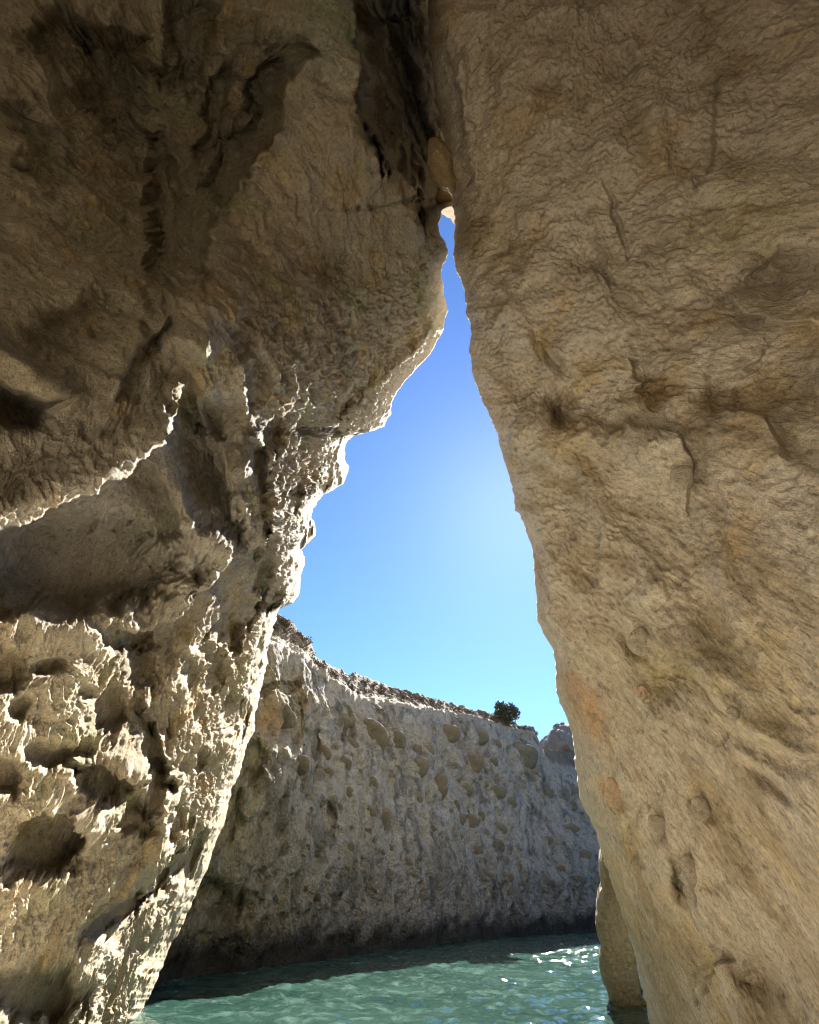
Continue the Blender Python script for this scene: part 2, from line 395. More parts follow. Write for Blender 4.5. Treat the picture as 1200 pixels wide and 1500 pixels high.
    g = sstep(0.12, 0.4, fbm(P0, 1.2, 4, off=61.0))[..., None]
    c = c * (1 - g * (1 - np.array([0.86, 0.95, 0.80])))
    o = sstep(0.1, 0.35, fbm(P0, 0.8, 4, off=77.0))[..., None]
    c = c * (1 - o * (1 - np.array([1.0, 0.90, 0.72])))
    c = c * (1 - 0.30 * hollow[..., None])  # shade of the hollows painted in
    cr = np.exp(-(((PX - 600 + (PY - 150) * -0.12) / 34.0) ** 2)) * (1 - sstep(190, 300, PY))   # crevice shade painted into the tint
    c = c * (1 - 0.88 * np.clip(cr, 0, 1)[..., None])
    gry = np.exp(-(((PX - 480) / 45) ** 2 + ((PY - 50) / 80) ** 2))[..., None]
    c = c * (1 + gry * (np.array([1.25, 1.45, 1.6]) - 1))
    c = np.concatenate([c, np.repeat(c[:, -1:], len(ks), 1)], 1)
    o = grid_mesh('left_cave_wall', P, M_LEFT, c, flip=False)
    return o

left = build_left()
tag(left, 'pitted tan cave wall on the left, overhanging, with sunlit crests and shaded hollows', 'cave wall', kind='structure')

# ---- right wall
ER = np.array([(-500, 600), (-100, 618), (0, 627), (80, 632), (150, 640), (200, 652), (240, 660), (275, 664), (300, 664), (320, 667), (345, 667), (360, 669),
     (378, 667), (395, 672), (415, 678), (435, 684), (448, 688), (460, 685), (475, 692), (490, 694), (500, 690), (520, 690),
     (540, 691), (560, 697), (580, 704), (600, 714), (615, 722), (635, 731), (655, 734), (672, 739), (690, 746), (705, 751), (725, 755), (738, 758),
     (748, 757), (752, 764), (775, 773), (795, 781), (830, 786), (870, 790), (905, 791), (925, 801), (950, 813), (975, 817), (1005, 817), (1030, 823), (1060, 835), (1085, 840),
     (1120, 845), (1165, 852), (1180, 855), (1200, 868), (1215, 873), (1260, 886), (1300, 899), (1350, 916), (1400, 930), (1450, 941), (1500, 953), (1560, 966), (1700, 990)], float)
RIGHT_CTRL = [
    (950, 1500, 5.6), (900, 1300, 6.2), (860, 1180, 6.9), (820, 1000, 7.9), (790, 870, 8.6), (770, 750, 9.4), (735, 650, 10.2), (692, 520, 11.2), (685, 440, 11.6), (665, 330, 12.0), (655, 200, 11.6),
    (980, 1700, 5.0), (1200, 1700, 3.2), (1500, 1700, 2.2), (1200, 1500, 3.4), (1200, 1200, 3.4), (1500, 1200, 2.3), (1200, 900, 3.7), (1500, 800, 2.6),
    (1200, 600, 4.6), (1500, 400, 4.0), (1200, 300, 6.0), (1200, 0, 7.4), (1500, 0, 6.0), (1200, -300, 8.2), (1500, -400, 7.5),
    (1000, 1300, 4.9), (1000, 1000, 5.2), (1000, 750, 5.9), (900, 600, 7.6), (950, 400, 8.0), (800, 450, 9.4), (800, 200, 9.6), (950, 100, 9.0),
    (640, 0, 10.6), (630, -100, 10.6), (620, -400, 10.6), (800, -200, 10.0), (1000, -200, 9.2), (700, 80, 10.4)]
RIGHT_PITS = [
    (825, 600, 26, 36, -12, 0.55), (960, 570, 44, 40, 20, 0.55), (930, 595, 30, 22, 20, 0.2), (1065, 590, 46, 34, 12, 0.45), (1150, 560, 60, 70, 15, 0.4),
    (1012, 1290, 17, 50, -14, 0.28), (985, 1000, 55, 60, -20, 0.25), (938, 940, 16, 22, 0, 0.18), (1110, 400, 75, 28, -28, 0.45), (1150, 390, 70, 40, -25, 0.3),
    (968, 1215, 18, 32, -28, 0.16), (1030, 1185, 16, 40, -35, 0.16), (900, 1165, 16, 28, -28, 0.12), (1065, 930, 40, 90, -25, 0.25), (905, 330, 8, 60, -18, 0.2),
    (1150, 1150, 60, 24, 35, 0.2), (1120, 1440, 60, 30, 40, 0.25), (1060, 1290, 20, 30, -20, 0.15), (900, 415, 50, 10, 40, 0.2), (1000, 700, 24, 22, 0, 0.12), (810, 520, 16, 40, -20, 0.2)]
RIGHT_RIDGES = [
    ([(690, 540), (760, 620), (860, 700), (890, 800), (960, 870)], 22, 0.22), ([(840, 640), (930, 650), (1000, 700), (1050, 800), (1090, 900)], 20, 0.22),
    ([(870, 330), (905, 400), (945, 450)], 8, 0.14), ([(680, 100), (690, 180), (705, 260)], 8, 0.16), ([(930, 60), (990, 300), (1010, 420)], 16, 0.15),
    ([(1000, 950), (1080, 1040), (1200, 1110)], 12, 0.15), ([(1100, 380), (1180, 420)], 10, 0.2), ([(800, 560), (780, 500), (740, 430)], 10, 0.16),
    ([(860, 1030), (900, 1120), (960, 1180), (1000, 1280)], 14, 0.12), ([(990, 600), (1010, 650), (930, 660)], 10, 0.14), ([(1060, 640), (1180, 700)], 14, 0.15)]

RIGHT_LEDGES = [
    ([(676, 60), (688, 150), (700, 230), (712, 300)], 0.12, 20, 0.18, 26), ([(860, 300), (885, 350), (910, 410), (950, 452)], 0.10, 20, 0.18, 30),
    ([(1045, 425), (1100, 452), (1150, 470), (1210, 472)], 0.14, 26, 0.22, 40), ([(790, 505), (812, 555), (838, 590), (850, 640)], 0.12, 20, 0.22, 34),
    ([(1000, 770), (1010, 700), (985, 655), (930, 640), (880, 668)], 0.12, 26, 0.16, 40), ([(840, 660), (868, 720), (888, 800), (892, 860)], 0.12, 24, 0.14, 30),
    ([(1045, 640), (1075, 740), (1062, 860), (1085, 960)], 0.12, 26, 0.16, 40), ([(990, 940), (1070, 1020), (1140, 1075), (1230, 1110)], 0.12, 24, 0.2, 40),
    ([(935, 515), (965, 520), (1000, 515)], 0.10, 16, 0.2, 30), ([(1030, 540), (1080, 545), (1130, 530)], 0.10, 16, 0.2, 34),
    ([(880, 1120), (930, 1190), (960, 1260)], 0.06, 14, 0.1, 20), ([(1170, 700), (1120, 640), (1060, 610)], 0.12, 20, 0.14, 30), ([(1100, 1400), (1060, 1430), (1050, 1480)], 0.08, 14, 0.14, 24),
    ([(830, 900), (870, 960), (900, 1040), (905, 1100)], 0.08, 22, 0.10, 26), ([(1050, 100), (1060, 200), (1040, 300)], 0.14, 40, 0.14, 60)]

def build_right():
    step = 1.75 / RES
    py = rows_py(0, 1500, step, -520, 1690)
    E = np.interp(py, ER[:, 0], ER[:, 1])
    q = np.stack([py / 12.0, py * 0 + 5.0, py * 0 + 3.3], -1); E = E + fbm(q, 1.0, 4) * 4.5
    n_in = int(330 * RES); n_out = 40
    s_in = np.linspace(0, 1, n_in); s_out = 1 + np.linspace(0, 1, n_out + 1)[1:] ** 1.6
    S, PY = np.meshgrid(np.concatenate([s_in, s_out]), py); EE = E[:, None]
    PX = np.where(S <= 1, EE + (1240 - EE) * S, 1240 + 380 * (S - 1))
    ZD = tps(RIGHT_CTRL)(PX, PY)
    d = np.maximum(PX - EE, 0)
    P0 = CAM + ZD[..., None] * ray(PX, PY)
    wv = np.stack([fbm(P0, 1.0, 3, off=o) for o in (4.1, 10.7, 25.2)], -1)
    warp = fbm(P0, 0.5, 4, 0.6, off=51.0)
    pits = pit_field(PX + wv[..., 0] * 24, PY + wv[..., 1] * 24, RIGHT_PITS, warp * 0.30, edge=0.25)
    rid = ridge_field(PX + wv[..., 1] * 22, PY + wv[..., 2] * 22, RIGHT_RIDGES, warp)
    amp = np.clip(ZD / 7.0, 0.5, 1.4)
    R = 60.0; t = np.clip(d / R, 0, 1); rnd = 0.8 * (1 - np.sqrt(np.clip(1 - (1 - t) ** 2, 0, 1)))
    led = ledge_field(PX + wv[..., 2] * 26 + warp * 9, PY + wv[..., 0] * 26 - warp * 9, RIGHT_LEDGES, wv[..., 1])
    zd = ZD + pits * amp - rid * amp * sstep(0, 30, d) - led * amp * sstep(0, 40, d) + rnd
    P = CAM + zd[..., None] * ray(PX, PY)
    Nn = grid_normals(smooth2(P, max(2, int(11 * RES))))
    vdir = ray(PX, PY); Nn *= -np.sign((Nn * vdir).sum(-1, keepdims=True))
    # bedding streaks that lean with the wall
    ca, sa = math.cos(math.radians(-32)), math.sin(math.radians(-32))
    q = np.stack([P0[..., 0], P0[..., 1] * ca + P0[..., 2] * sa, (-P0[..., 1] * sa + P0[..., 2] * ca) * 0.30], -1) + wv * 0.22
    big = fbm(q, 1.5, 3, off=2.0)
    rg = fbm(q, 0.40, 5, 0.58, off=12.0, ridge=True)
    d1, d2, hid = worley(q + 0.12 * np.stack([warp] * 3, -1), 0.32, off=3.0)
    fac = sstep(0.0, 0.28, d2 - d1)                       # scalloped plates
    fine = fbm(q, 0.085, 4, 0.62, off=33.0)
    mk = 0.35 + 0.9 * sstep(-0.22, 0.28, fbm(P0, 1.7, 3, off=44.0))            # some areas are smooth, some plated
    mk2 = 0.3 + 0.9 * sstep(-0.2, 0.25, fbm(P0, 1.1, 3, off=48.0))
    pk = 1 - sstep(0.12, 0.5, worley(q * np.array([1, 1, 1.6]) + wv * 0.1, 0.16, off=6.0)[0])
    qs = np.stack([P0[..., 0], P0[..., 1] * ca + P0[..., 2] * sa, (-P0[..., 1] * sa + P0[..., 2] * ca) * 0.45], -1) + wv * 0.1
    grit = fbm(qs, 0.05, 3, 0.65, off=101.0)
    h = (0.38 * big + 0.028 * rg * mk + 0.03 * fac * (0.5 + warp) * mk2 + 0.032 * fine * (0.25 + 0.9 * mk2) + 0.028 * grit + 0.018 * fbm(qs, 0.22, 4, 0.6, off=71.0, ridge=True) * mk2
         + 0.15 * fbm(qs, 0.75, 4, 0.55, off=55.0, ridge=True)
         - 0.05 * pk * sstep(-0.05, 0.2, wv[..., 2]) - 0.05 * (1 - sstep(0.1, 0.5, d1)) * sstep(0.05, 0.3, wv[..., 0]))
    h = h * amp * (0.2 + 0.8 * sstep(0, 45, d))
    P = P + Nn * h[..., None]
    ks = np.array([0.15, 0.4, 0.8, 1.4, 2.4, 4.0, 6.5, 9.0])
    wrap = []
    for k in ks:
        vr = ray(PX[:, 0], PY[:, 0]); vr /= np.linalg.norm(vr, axis=-1, keepdims=True)
        b = P[:, 0] + vr * k * 0.8 + np.stack([(k ** 1.3) * 0.42 + 0 * py, 0 * py, 0 * py], -1)
        wrap.append(b + 0.16 * min(k, 1.5) * (k > 0.5) * np.stack([fbm(b, 1.1, 4, off=z) for z in (1., 5., 9.)], -1) * np.array([1, 0.3, 1]))
    P = np.concatenate([np.stack(wrap[::-1], 1), P], 1)
    c = np.ones(PX.shape + (3,))
    spk = fbm(P0, 0.12, 4, 0.65, off=111.0)
    bd = fbm(qs * np.array([1, 1, 0.7]), 0.8, 5, 0.62, off=121.0)
    c = c * (1 - sstep(0.02, 0.30, bd)[..., None] * (1 - np.array([0.74, 0.69, 0.60])))
    c = c * (1 - sstep(0.05, 0.30, -bd)[..., None] * (1 - np.array([1.12, 1.11, 1.10])))
    c = c * (1 - sstep(500, 1100, PY)[..., None] * (1 - np.array([1.02, 0.99, 0.93])))
    def tint_patch(x, y, rx, ry, a, col, k=1.0):  # stains, and darker tint over some pits
        nonlocal c
        a = math.radians(a); dx = PX - x + wv[..., 0] * 30; dy = PY - y + wv[..., 1] * 30
        u = (dx * math.cos(a) + dy * math.sin(a)) / rx; v = (-dx * math.sin(a) + dy * math.cos(a)) / ry
        m = (k * (1 - sstep(0.55, 1.15, np.sqrt(u * u + v * v) + warp * 0.8)) * (0.55 + 0.45 * sstep(-0.2, 0.2, spk)))[..., None]
        c = c * (1 - m * (1 - np.array(col)))
    tint_patch(858, 1040, 32, 62, -22, (1.02, 0.78, 0.60)); tint_patch(902, 1165, 16, 30, -28, (1.05, 0.76, 0.52))
    tint_patch(1100, 330, 120, 60, -20, (0.95, 0.96, 0.74), 0.6); tint_patch(710, 590, 28, 70, -20, (1.02, 0.84, 0.62), 0.7)
    tint_patch(985, 990, 60, 60, -20, (0.84, 0.82, 0.62), 0.8); tint_patch(1120, 1000, 90, 120, -30, (0.88, 0.86, 0.66), 0.6)
    tint_patch(1012, 1290, 18, 50, -14, (0.52, 0.50, 0.48)); tint_patch(700, 300, 60, 120, -10, (1, 0.88, 0.68), 0.5)
    tint_patch(825, 600, 26, 36, -12, (0.72, 0.66, 0.56)); tint_patch(960, 575, 42, 36, 20, (0.78, 0.70, 0.58)); tint_patch(1065, 590, 46, 34, 12, (0.80, 0.74, 0.60))
    tint_patch(968, 1215, 18, 30, -28, (0.85, 0.74, 0.55)); tint_patch(1030, 1190, 16, 40, -35, (0.80, 0.72, 0.62))
    c = c * (1 - (1 - sstep(0, 520, PY + 0.2 * (PX - 700) + 120 * wv[..., 1]))[..., None] * (1 - np.array([0.66, 0.63, 0.60])))  # roof shade painted in, darkest at the top
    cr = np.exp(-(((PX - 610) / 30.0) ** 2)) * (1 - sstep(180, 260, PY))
    c = c * (1 - 0.7 * np.clip(cr, 0, 1)[..., None])  # crevice shade painted on this wall too
    o = sstep(0.1, 0.35, fbm(P0, 1.1, 4, off=88.0))[..., None]; c = c * (1 - o * (1 - np.array([0.98, 0.90, 0.74])))
    c = np.concatenate([np.repeat(c[:, :1], len(ks), 1), c], 1)
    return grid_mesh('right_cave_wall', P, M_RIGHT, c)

right = build_right()
tag(right, 'smooth tan cave wall filling the right side, streaked and leaning to the crack above', 'cave wall', kind='structure')

# ---- unseen chamber wall added behind the camera, pale to bounce sunlight
def build_back():
    n, m = 150, 110
    th = np.linspace(math.radians(-112), math.radians(112), n); v = np.linspace(0, 1, m)
    T, V = np.meshgrid(th, v)
    ang = V * math.radians(84)
    rx = 10.0; ry = 11.0
    X = np.sin(T) * rx * np.cos(ang) ** 0.8 ; Y = 0.5 - np.cos(T) * ry * np.cos(ang) ** 0.8; Z = -1.2 + np.sin(ang) * 22.0
    P = np.stack([X, Y, Z], -1)
    nn = np.stack([np.sin(T), -np.cos(T), 0 * T], -1)
    P = P + nn * (fbm(P, 2.6, 5, 0.55, off=3.3) * 1.0)[..., None]
    return grid_mesh('rear_bounce_wall', P, rock_material('bounce_rock', (0.70, 0.63, 0.51), (0.60, 0.53, 0.41), (0.75, 0.69, 0.58), (0.66, 0.56, 0.41)), np.ones(P.shape))
back = build_back()
tag(back, 'unseen pale chamber wall added behind the viewpoint to bounce sunlight', 'cave wall', kind='structure')

# ------------------------------------------------------------------ far cliff across the pool
WL = np.array([(100, 1478), (180, 1460), (220, 1450), (300, 1432), (400, 1418), (500, 1404), (600, 1391), (700, 1378), (800, 1369), (885, 1364), (1000, 1358), (1300, 1350)], float)  # waterline
SKY = np.array([(100, 800), (250, 840), (340, 872), (395, 903), (402, 905), (415, 908), (428, 918), (445, 935), (452, 940), (458, 955), (461, 968), (470, 976), (480, 978), (490, 986),
     (500, 988), (512, 994), (522, 991), (535, 999), (555, 1004), (570, 1011), (590, 1017), (605, 1018), (620, 1024), (640, 1030), (660, 1034),
     (680, 1040), (700, 1045), (720, 1050), (740, 1058), (760, 1066), (775, 1068), (783, 1070), (788, 1084), (795, 1100), (1300, 1180)], float)
RIM = np.array([(100, 860), (340, 925), (390, 947), (420, 955), (442, 964), (456, 975), (470, 985), (500, 1010), (520, 1028), (545, 1030), (575, 1032), (605, 1039),
     (640, 1044), (680, 1052), (720, 1062), (760, 1072), (783, 1078), (790, 1090), (796, 1104), (805, 1130), (840, 1136), (870, 1150), (1300, 1240)], float)
def wl_dist(x):
    """camera-axis depth of the waterline under image column x"""
    y = np.interp(x, WL[:, 0], WL[:, 1]); r = ray(x, y); return -CAM[2] / r[..., 2]

CLIFF_PITS = [(430, 1060, 14, 46, 0, 0.5), (360, 1110, 40, 30, 10, 0.5), (465, 1090, 12, 26, 0, 0.4), (500, 1060, 18, 34, 0, 0.4), (400, 1010, 40, 12, -8, 0.4),
    (560, 1205, 16, 20, 0, 0.3), (480, 1200, 14, 30, 0, 0.3), (840, 1120, 26, 10, 20, 0.6), (330, 1200, 30, 60, 10, 0.3), (300, 1320, 60, 40, 0, 0.3)]
def build_cliff():
    px = np.arange(60, 1120, 1.75 / RES)
    n = int(300 * RES); t = np.linspace(-0.05, 1, n)                 # 0 waterline, 1 rim
    T, PX = np.meshgrid(t, px, indexing='ij')
    w = np.interp(PX, WL[:, 0], WL[:, 1]); r = np.interp(PX, RIM[:, 0], RIM[:, 1])
    r = r + fbm(np.stack([PX / 22, PX * 0, PX * 0 + 9], -1), 1.0, 3) * 3
    PY = w + (r - w) * T
    B = CAM + wl_dist(px)[:, None] * ray(px, np.interp(px, WL[:, 0], WL[:, 1]))     # foot points in the world
    # face leans back as it rises: depth by height
    hor = np.hypot(B[:, 0], B[:, 1])
    rr = ray(PX, PY); el = rr[..., 2] / np.hypot(rr[..., 0], rr[..., 1])
    az = np.arctan2(rr[..., 0], rr[..., 1]); azB = np.arctan2(B[:, 0], B[:, 1])
    D0 = np.interp(az, azB, hor)                                      # straight up from the foot
    lean = 0.16
    Dh = (D0 + lean * CAM[2]) / (1 - lean * el)
    # foot undercut and nearer buttress on the left
    z = CAM[2] + Dh * el
    Dh = Dh - 0.9 * sstep(0.2, 2.6, z) * np.exp(-((z - 2.6) / 4.0) ** 2)
    Dh = Dh + 0.6 * sstep(-0.2, 1.0, -z + 0.7)
    butt = np.exp(-(((PX - 380) / 85) ** 2)) * sstep(1.5, 6, z); Dh = Dh - 1.5 * butt
    ZD = Dh / np.hypot(rr[..., 0], rr[..., 1])
    P0 = CAM + ZD[..., None] * rr
    wv = np.stack([fbm(P0, 1.6, 3, off=o) for o in (4.1, 10.7, 25.2)], -1); warp = fbm(P0, 0.9, 4, 0.6, off=51.0)
    pits = pit_field(PX + wv[..., 0] * 14, PY + wv[..., 1] * 14, CLIFF_PITS, warp * 0.3)
    P = CAM + (ZD + pits)[..., None] * rr
    Nn = grid_normals(smooth2(P, 5)); Nn *= -np.sign((Nn * rr).sum(-1, keepdims=True))
    q = P0 * np.array([1, 1, 0.8]) + wv * 0.4
    d1, d2, _ = worley(q, 1.35, off=2.0); d3, d4, _ = worley(q, 0.55, off=7.0)
    rg = fbm(q, 0.9, 5, 0.6, off=4.0, ridge=True)
    upper = sstep(4.0, 7.5, P0[..., 2] + 2.0 * warp)
    h = 0.45 * fbm(q, 2.6, 4, off=1.0) - 0.34 * (1 - sstep(0.1, 0.6, d1)) * (0.35 + 0.65 * upper) + 0.20 * rg - 0.14 * (1 - sstep(0.15, 0.5, d3)) + 0.09 * fbm(q, 0.25, 4, 0.6, off=9.)
    d5, d6, _ = worley(q * np.array([1, 1, 0.9]), 0.95, off=12.0); h = h + 0.10 * sstep(0.0, 0.16, d6 - d5) * (0.4 + 0.6 * upper) - 0.10
    h = h * (0.35 + 0.65 * sstep(0, 0.12, 1 - T)) * sstep(-0.6, 1.2, P0[..., 2])
    P = P + Nn * h[..., None]
    c = np.ones(P.shape)
    dark = (1 - sstep(0.25, 1.25, P0[..., 2] + 0.7 * warp))[..., None]      # wet band at the foot, with the undercut's shade painted in
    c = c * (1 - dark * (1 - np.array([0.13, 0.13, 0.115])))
    mid = (1 - sstep(1.5, 5.0, P0[..., 2] + 1.2 * warp))[..., None]; c = c * (1 - 0.25 * mid)  # shade of the lower face painted into the tint
    khaki = (1 - sstep(330, 500, PX + 40 * wv[..., 0]))[..., None]; c = c * (1 - khaki * (1 - np.array([0.98, 0.90, 0.66])))
    st = sstep(0.05, 0.2, fbm(q * np.array([1, 1, 0.8]), 0.75, 5, 0.65, off=70.0))[..., None]; c = c * (1 - 0.45 * st)
    s2 = sstep(0.08, 0.25, fbm(q, 0.22, 4, 0.65, off=73.0))[..., None]; c = c * (1 - 0.35 * s2)
    ws = sstep(0.05, 0.3, fbm(q * np.array([1, 1, 0.25]), 0.5, 4, 0.6, off=79.0))[..., None] * (1 - upper[..., None]); c = c * (1 - 0.3 * ws)
    br = sstep(0.05, 0.3, fbm(q, 2.2, 3, off=90.0))[..., None] * upper[..., None]; c = c * (1 - br * (1 - np.array([0.86, 0.76, 0.62])))
    ox = np.exp(-(((PX - 405) / 26) ** 2 + ((PY - 1055) / 24) ** 2))[..., None]; c = c * (1 - ox * (1 - np.array([1.05, 0.8, 0.55])))
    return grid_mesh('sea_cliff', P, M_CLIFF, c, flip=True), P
cliff, CP = build_cliff()
tag(cliff, 'grey conglomerate sea cliff across the pool with dark wet foot', 'cliff', kind='structure')

# slope above the cliff rim, covered with dry scrub
def build_slope():
    rim = CP[-1]; px = np.arange(60, 1120, 1.75 / RES)
    sk = np.interp(px, SKY[:, 0], SKY[:, 1]); rr = ray(px, sk)
    add = np.interp(px, [60, 340, 450, 500, 560, 640, 700, 780, 800, 1120], [3, 2.2, 0.8, 1.6, 2.8, 2.4, 1.6, 1.0, 0.8, 4.0])
    D = np.hypot(rim[:, 0], rim[:, 1]) + add
    zd = D / np.hypot(rr[:, 0], rr[:, 1]); top = CAM + zd[:, None] * rr
    rows = []
    n1 = int(46 * RES)
    for k, s in enumerate(np.linspace(0, 1, n1)):
        ss = s ** 1.5
        hz = s; p = rim * (1 - hz) + top * hz
        p[:, 2] = rim[:, 2] + (top[:, 2] - rim[:, 2]) * (s ** 1.6)     # flat ledge first, then up
        rows.append(p)
    for s in (0.6, 1.5, 4, 9, 18, 40, 90):
        d = top - CAM; d = d / np.hypot(d[:, 0], d[:, 1])[:, None]
        p = top + np.stack([d[:, 0] * s, d[:, 1] * s, 0 * s * d[:, 2] - 0.02 * s], -1); rows.append(p)
    P = np.stack(rows, 0)
    a = np.ones(len(rows)); a[0] = 0; a[1] = .3
    nz = 0.34 * fbm(P, 0.8, 5, 0.6, off=6.0, ridge=True) * a[:, None]
    P[..., 2] += nz
    c = np.ones(P.shape)
    f = np.linspace(0, 1, n1); m = np.zeros(len(rows)); m[:n1] = sstep(0.3, 0.6, f); m[n1:] = 1
    m = np.clip(m[:, None] + 0.5 * fbm(P, 0.5, 3, off=2.), 0, 1)[..., None]
    c = np.array([1.0, 0.95, 0.85]) * (1 - m) + m * np.array([0.58, 0.50, 0.42])
    return grid_mesh('scrub_slope', P, M_CLIFF, c, flip=True), P, n1
slope, SP, SN1 = build_slope()
tag(slope, 'brown rocky slope above the far cliff rim', 'slope', kind='structure')

# ------------------------------------------------------------------ water
def build_water():
    def axis(lo, hi, a, b, st):
        core = np.arange(a, b, st); out_l = []; x = a; k = st
        while x > lo: k *= 1.15; x -= k; out_l.append(x)
        out_r = []; x = b; k = st
        while x < hi: k *= 1.15; x += k; out_r.append(x)
        return np.concatenate([np.array(out_l[::-1]), core, np.array(out_r)])
    xs = axis(-400, 400, -7, 9.5, 0.05 / RES); ys = axis(-60, 900, 8.5, 36, 0.06 / RES)
    X, Y = np.meshgrid(xs, ys)
    q = np.stack([X, Y, 0 * X], -1)
    h = 0.05 * fbm(q * np.array([0.8, 1.2, 1]), 1.6, 2, off=3.) + 0.062 * fbm(q * np.array([0.9, 1.2, 1]), 0.5, 2, 0.5, off=8.) + (0.030 + 0.024 * sstep(14, 21, Y)) * fbm(q * np.array([1, 1.0, 1]), 0.17, 2, 0.5, off=28.)
    P = np.stack([X, Y, h], -1)
    m, nt, B, N, L = mat_new('sea_water')
    tc = N.new('ShaderNodeTexCoord'); v = tc.outputs['Object']
    n1 = noise(N, L, v, 0.35, 4, 0.6); n2 = noise(N, L, v, 1.6, 6, 0.65, 1.2)
    c = ramp(N, L, n1, [(0.35, (0.011, 0.030, 0.024)), (0.65, (0.023, 0.052, 0.042))])
    c2 = ramp(N, L, n2, [(0.50, (0, 0, 0)), (0.68, (0.55, 0.55, 0.55))])
    c = mix(N, L, c2, c, (0.09, 0.15, 0.125))  # pale blotches paint underwater light into the colour
    L.new(c, B.inputs['Base Color']); B.inputs['Roughness'].default_value = 0.03; B.inputs['IOR'].default_value = 1.33
    n3 = noise(N, L, v, 7.0, 4, 0.6); b = N.new('ShaderNodeBump'); b.inputs['Distance'].default_value = 0.004; b.inputs['Strength'].default_value = 1.0
    L.new(n3, b.inputs['Height']); L.new(b.outputs[0], B.inputs['Normal'])
    return grid_mesh('sea_water', P, m, flip=True)
water = build_water()
tag(water, 'teal rippling sea water with white sun glitter near the right wall', 'water', kind='structure')

# ------------------------------------------------------------------ unseen sand floor added behind and under the viewpoint to bounce sunlight
def build_beach():
    xs = np.linspace(-12, 12, 160); ys = np.linspace(-14, 8.5, 150)
    X, Y = np.meshgrid(xs, ys); P = np.stack([X, Y, 0 * X], -1)
    P[..., 2] = (5.6 - Y) * 0.07 + 0.12 * fbm(P, 1.8, 4, off=5.) + 0.1 * fbm(P, 6., 2, off=1.)
    m = rock_material('bounce_sand', (0.72, 0.65, 0.53), (0.65, 0.58, 0.46), (0.76, 0.70, 0.58), (0.70, 0.62, 0.49), bump=0.01, scale=2.0, use_tint=False)
    return grid_mesh('bounce_beach', P, m, flip=True)
beach = build_beach()
tag(beach, 'unseen pale sandy beach added inside the cave to bounce sunlight', 'beach', kind='structure')

# ------------------------------------------------------------------ loose and separate rocks
def rock_lump(name, pts_px, zd, thick, mat, tint=(1, 1, 1), parent=None, seed=0.0, n=46, amp=0.12, front=0.6, tilt=0.0):
    """closed boulder whose outline follows pts_px at axis depth zd; thick metres deep"""
    pts = np.array(pts_px, float); c = pts.mean(0); a = np.arctan2(pts[:, 1] - c[1], pts[:, 0] - c[0]); r = np.hypot(*(pts - c).T)
    o = np.argsort(a); a = a[o]; r = r[o]; th = np.linspace(-np.pi, np.pi, 2 * n)
    rad = np.interp(th, np.concatenate([a - 2 * np.pi, a, a + 2 * np.pi]), np.tile(r, 3))
    ph = np.linspace(0.001, np.pi - 0.001, n); PH, TH = np.meshgrid(ph, th, indexing='ij'); RAD = np.broadcast_to(rad, PH.shape)
    s = np.sin(PH) ** front
    px = c[0] + np.cos(TH) * RAD * s; py = c[1] + np.sin(TH) * RAD * s
    ctr = CAM + zd * ray(c[0], c[1]); vx = ctr - CAM; vn = vx / np.linalg.norm(vx)
    P = CAM + (zd * (1 + tilt * (py - c[1])))[..., None] * ray(px, py) - vn * (np.cos(PH) * thick * 0.5)[..., None]
    size = rad.mean() / F_PX * zd
    dirv = P - ctr; dirv /= np.linalg.norm(dirv, axis=-1, keepdims=True)
    nz = fbm(P, size * 0.75, 6, 0.66, off=seed, ridge=True); P = P + dirv * (nz * amp * size * sstep(0, 0.25, np.sin(PH)))[..., None]
    return grid_mesh(name, P, mat, np.ones(P.shape) * np.array(tint), parent=parent)

M_PIN = rock_material('blue_grey_rock', (0.27, 0.255, 0.22), (0.17, 0.155, 0.13), (0.36, 0.35, 0.32), (0.26, 0.22, 0.16), bump=0.10)
p = rock_lump('rock_pinnacle', [(800, 1095), (808, 1086), (816, 1074), (822, 1070), (832, 1071), (840, 1080), (846, 1092), (870, 1100), (900, 1140), (880, 1200), (840, 1190), (810, 1170), (790, 1150), (786, 1120)], 36, 6, M_PIN, seed=13.0, amp=0.30, n=90)
tag(p, 'pale knobby rock pinnacle rising beyond the right end of the far cliff', 'rock', kind=None)
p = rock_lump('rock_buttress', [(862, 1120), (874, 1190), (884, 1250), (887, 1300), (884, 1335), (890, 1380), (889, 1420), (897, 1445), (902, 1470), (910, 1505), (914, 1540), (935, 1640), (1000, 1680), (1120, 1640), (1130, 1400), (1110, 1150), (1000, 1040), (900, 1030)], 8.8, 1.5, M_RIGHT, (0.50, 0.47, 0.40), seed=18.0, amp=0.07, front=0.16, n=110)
tag(p, 'shaded olive rock buttress standing in the water just behind the right cave wall', 'rock')
M_GOLD = rock_material('golden_rock', (0.66, 0.54, 0.32), (0.50, 0.40, 0.24), (0.76, 0.67, 0.46), (0.68, 0.52, 0.28), bump=0.05, scale=2.0)
p = rock_lump('wedged_rock', [(631, 208), (640, 205), (656, 222), (664, 250), (668, 272), (664, 280), (655, 276), (648, 272), (642, 268), (636, 256), (632, 236)], 12.3, 1.0, M_GOLD, (0.62, 0.56, 0.48), seed=5.0, amp=0.30, n=80)
tag(rock_lump('rock_spur', [(646, 278), (654, 272), (662, 280), (668, 300), (669, 330), (664, 326), (660, 318), (652, 314), (647, 308)], 14.0, 0.10, rock_material('gold_spur_rock', (0.24, 0.155, 0.06), (0.16, 0.10, 0.04), (0.30, 0.21, 0.10), (0.24, 0.14, 0.05), scale=2.0), seed=15.0, amp=0.25, n=60, tilt=0.0030),
    'small golden sunlit rock spur at the very top of the sky gap', 'rock')
tag(p, 'golden rock wedged in the top of the crack between the two cave walls', 'rock')

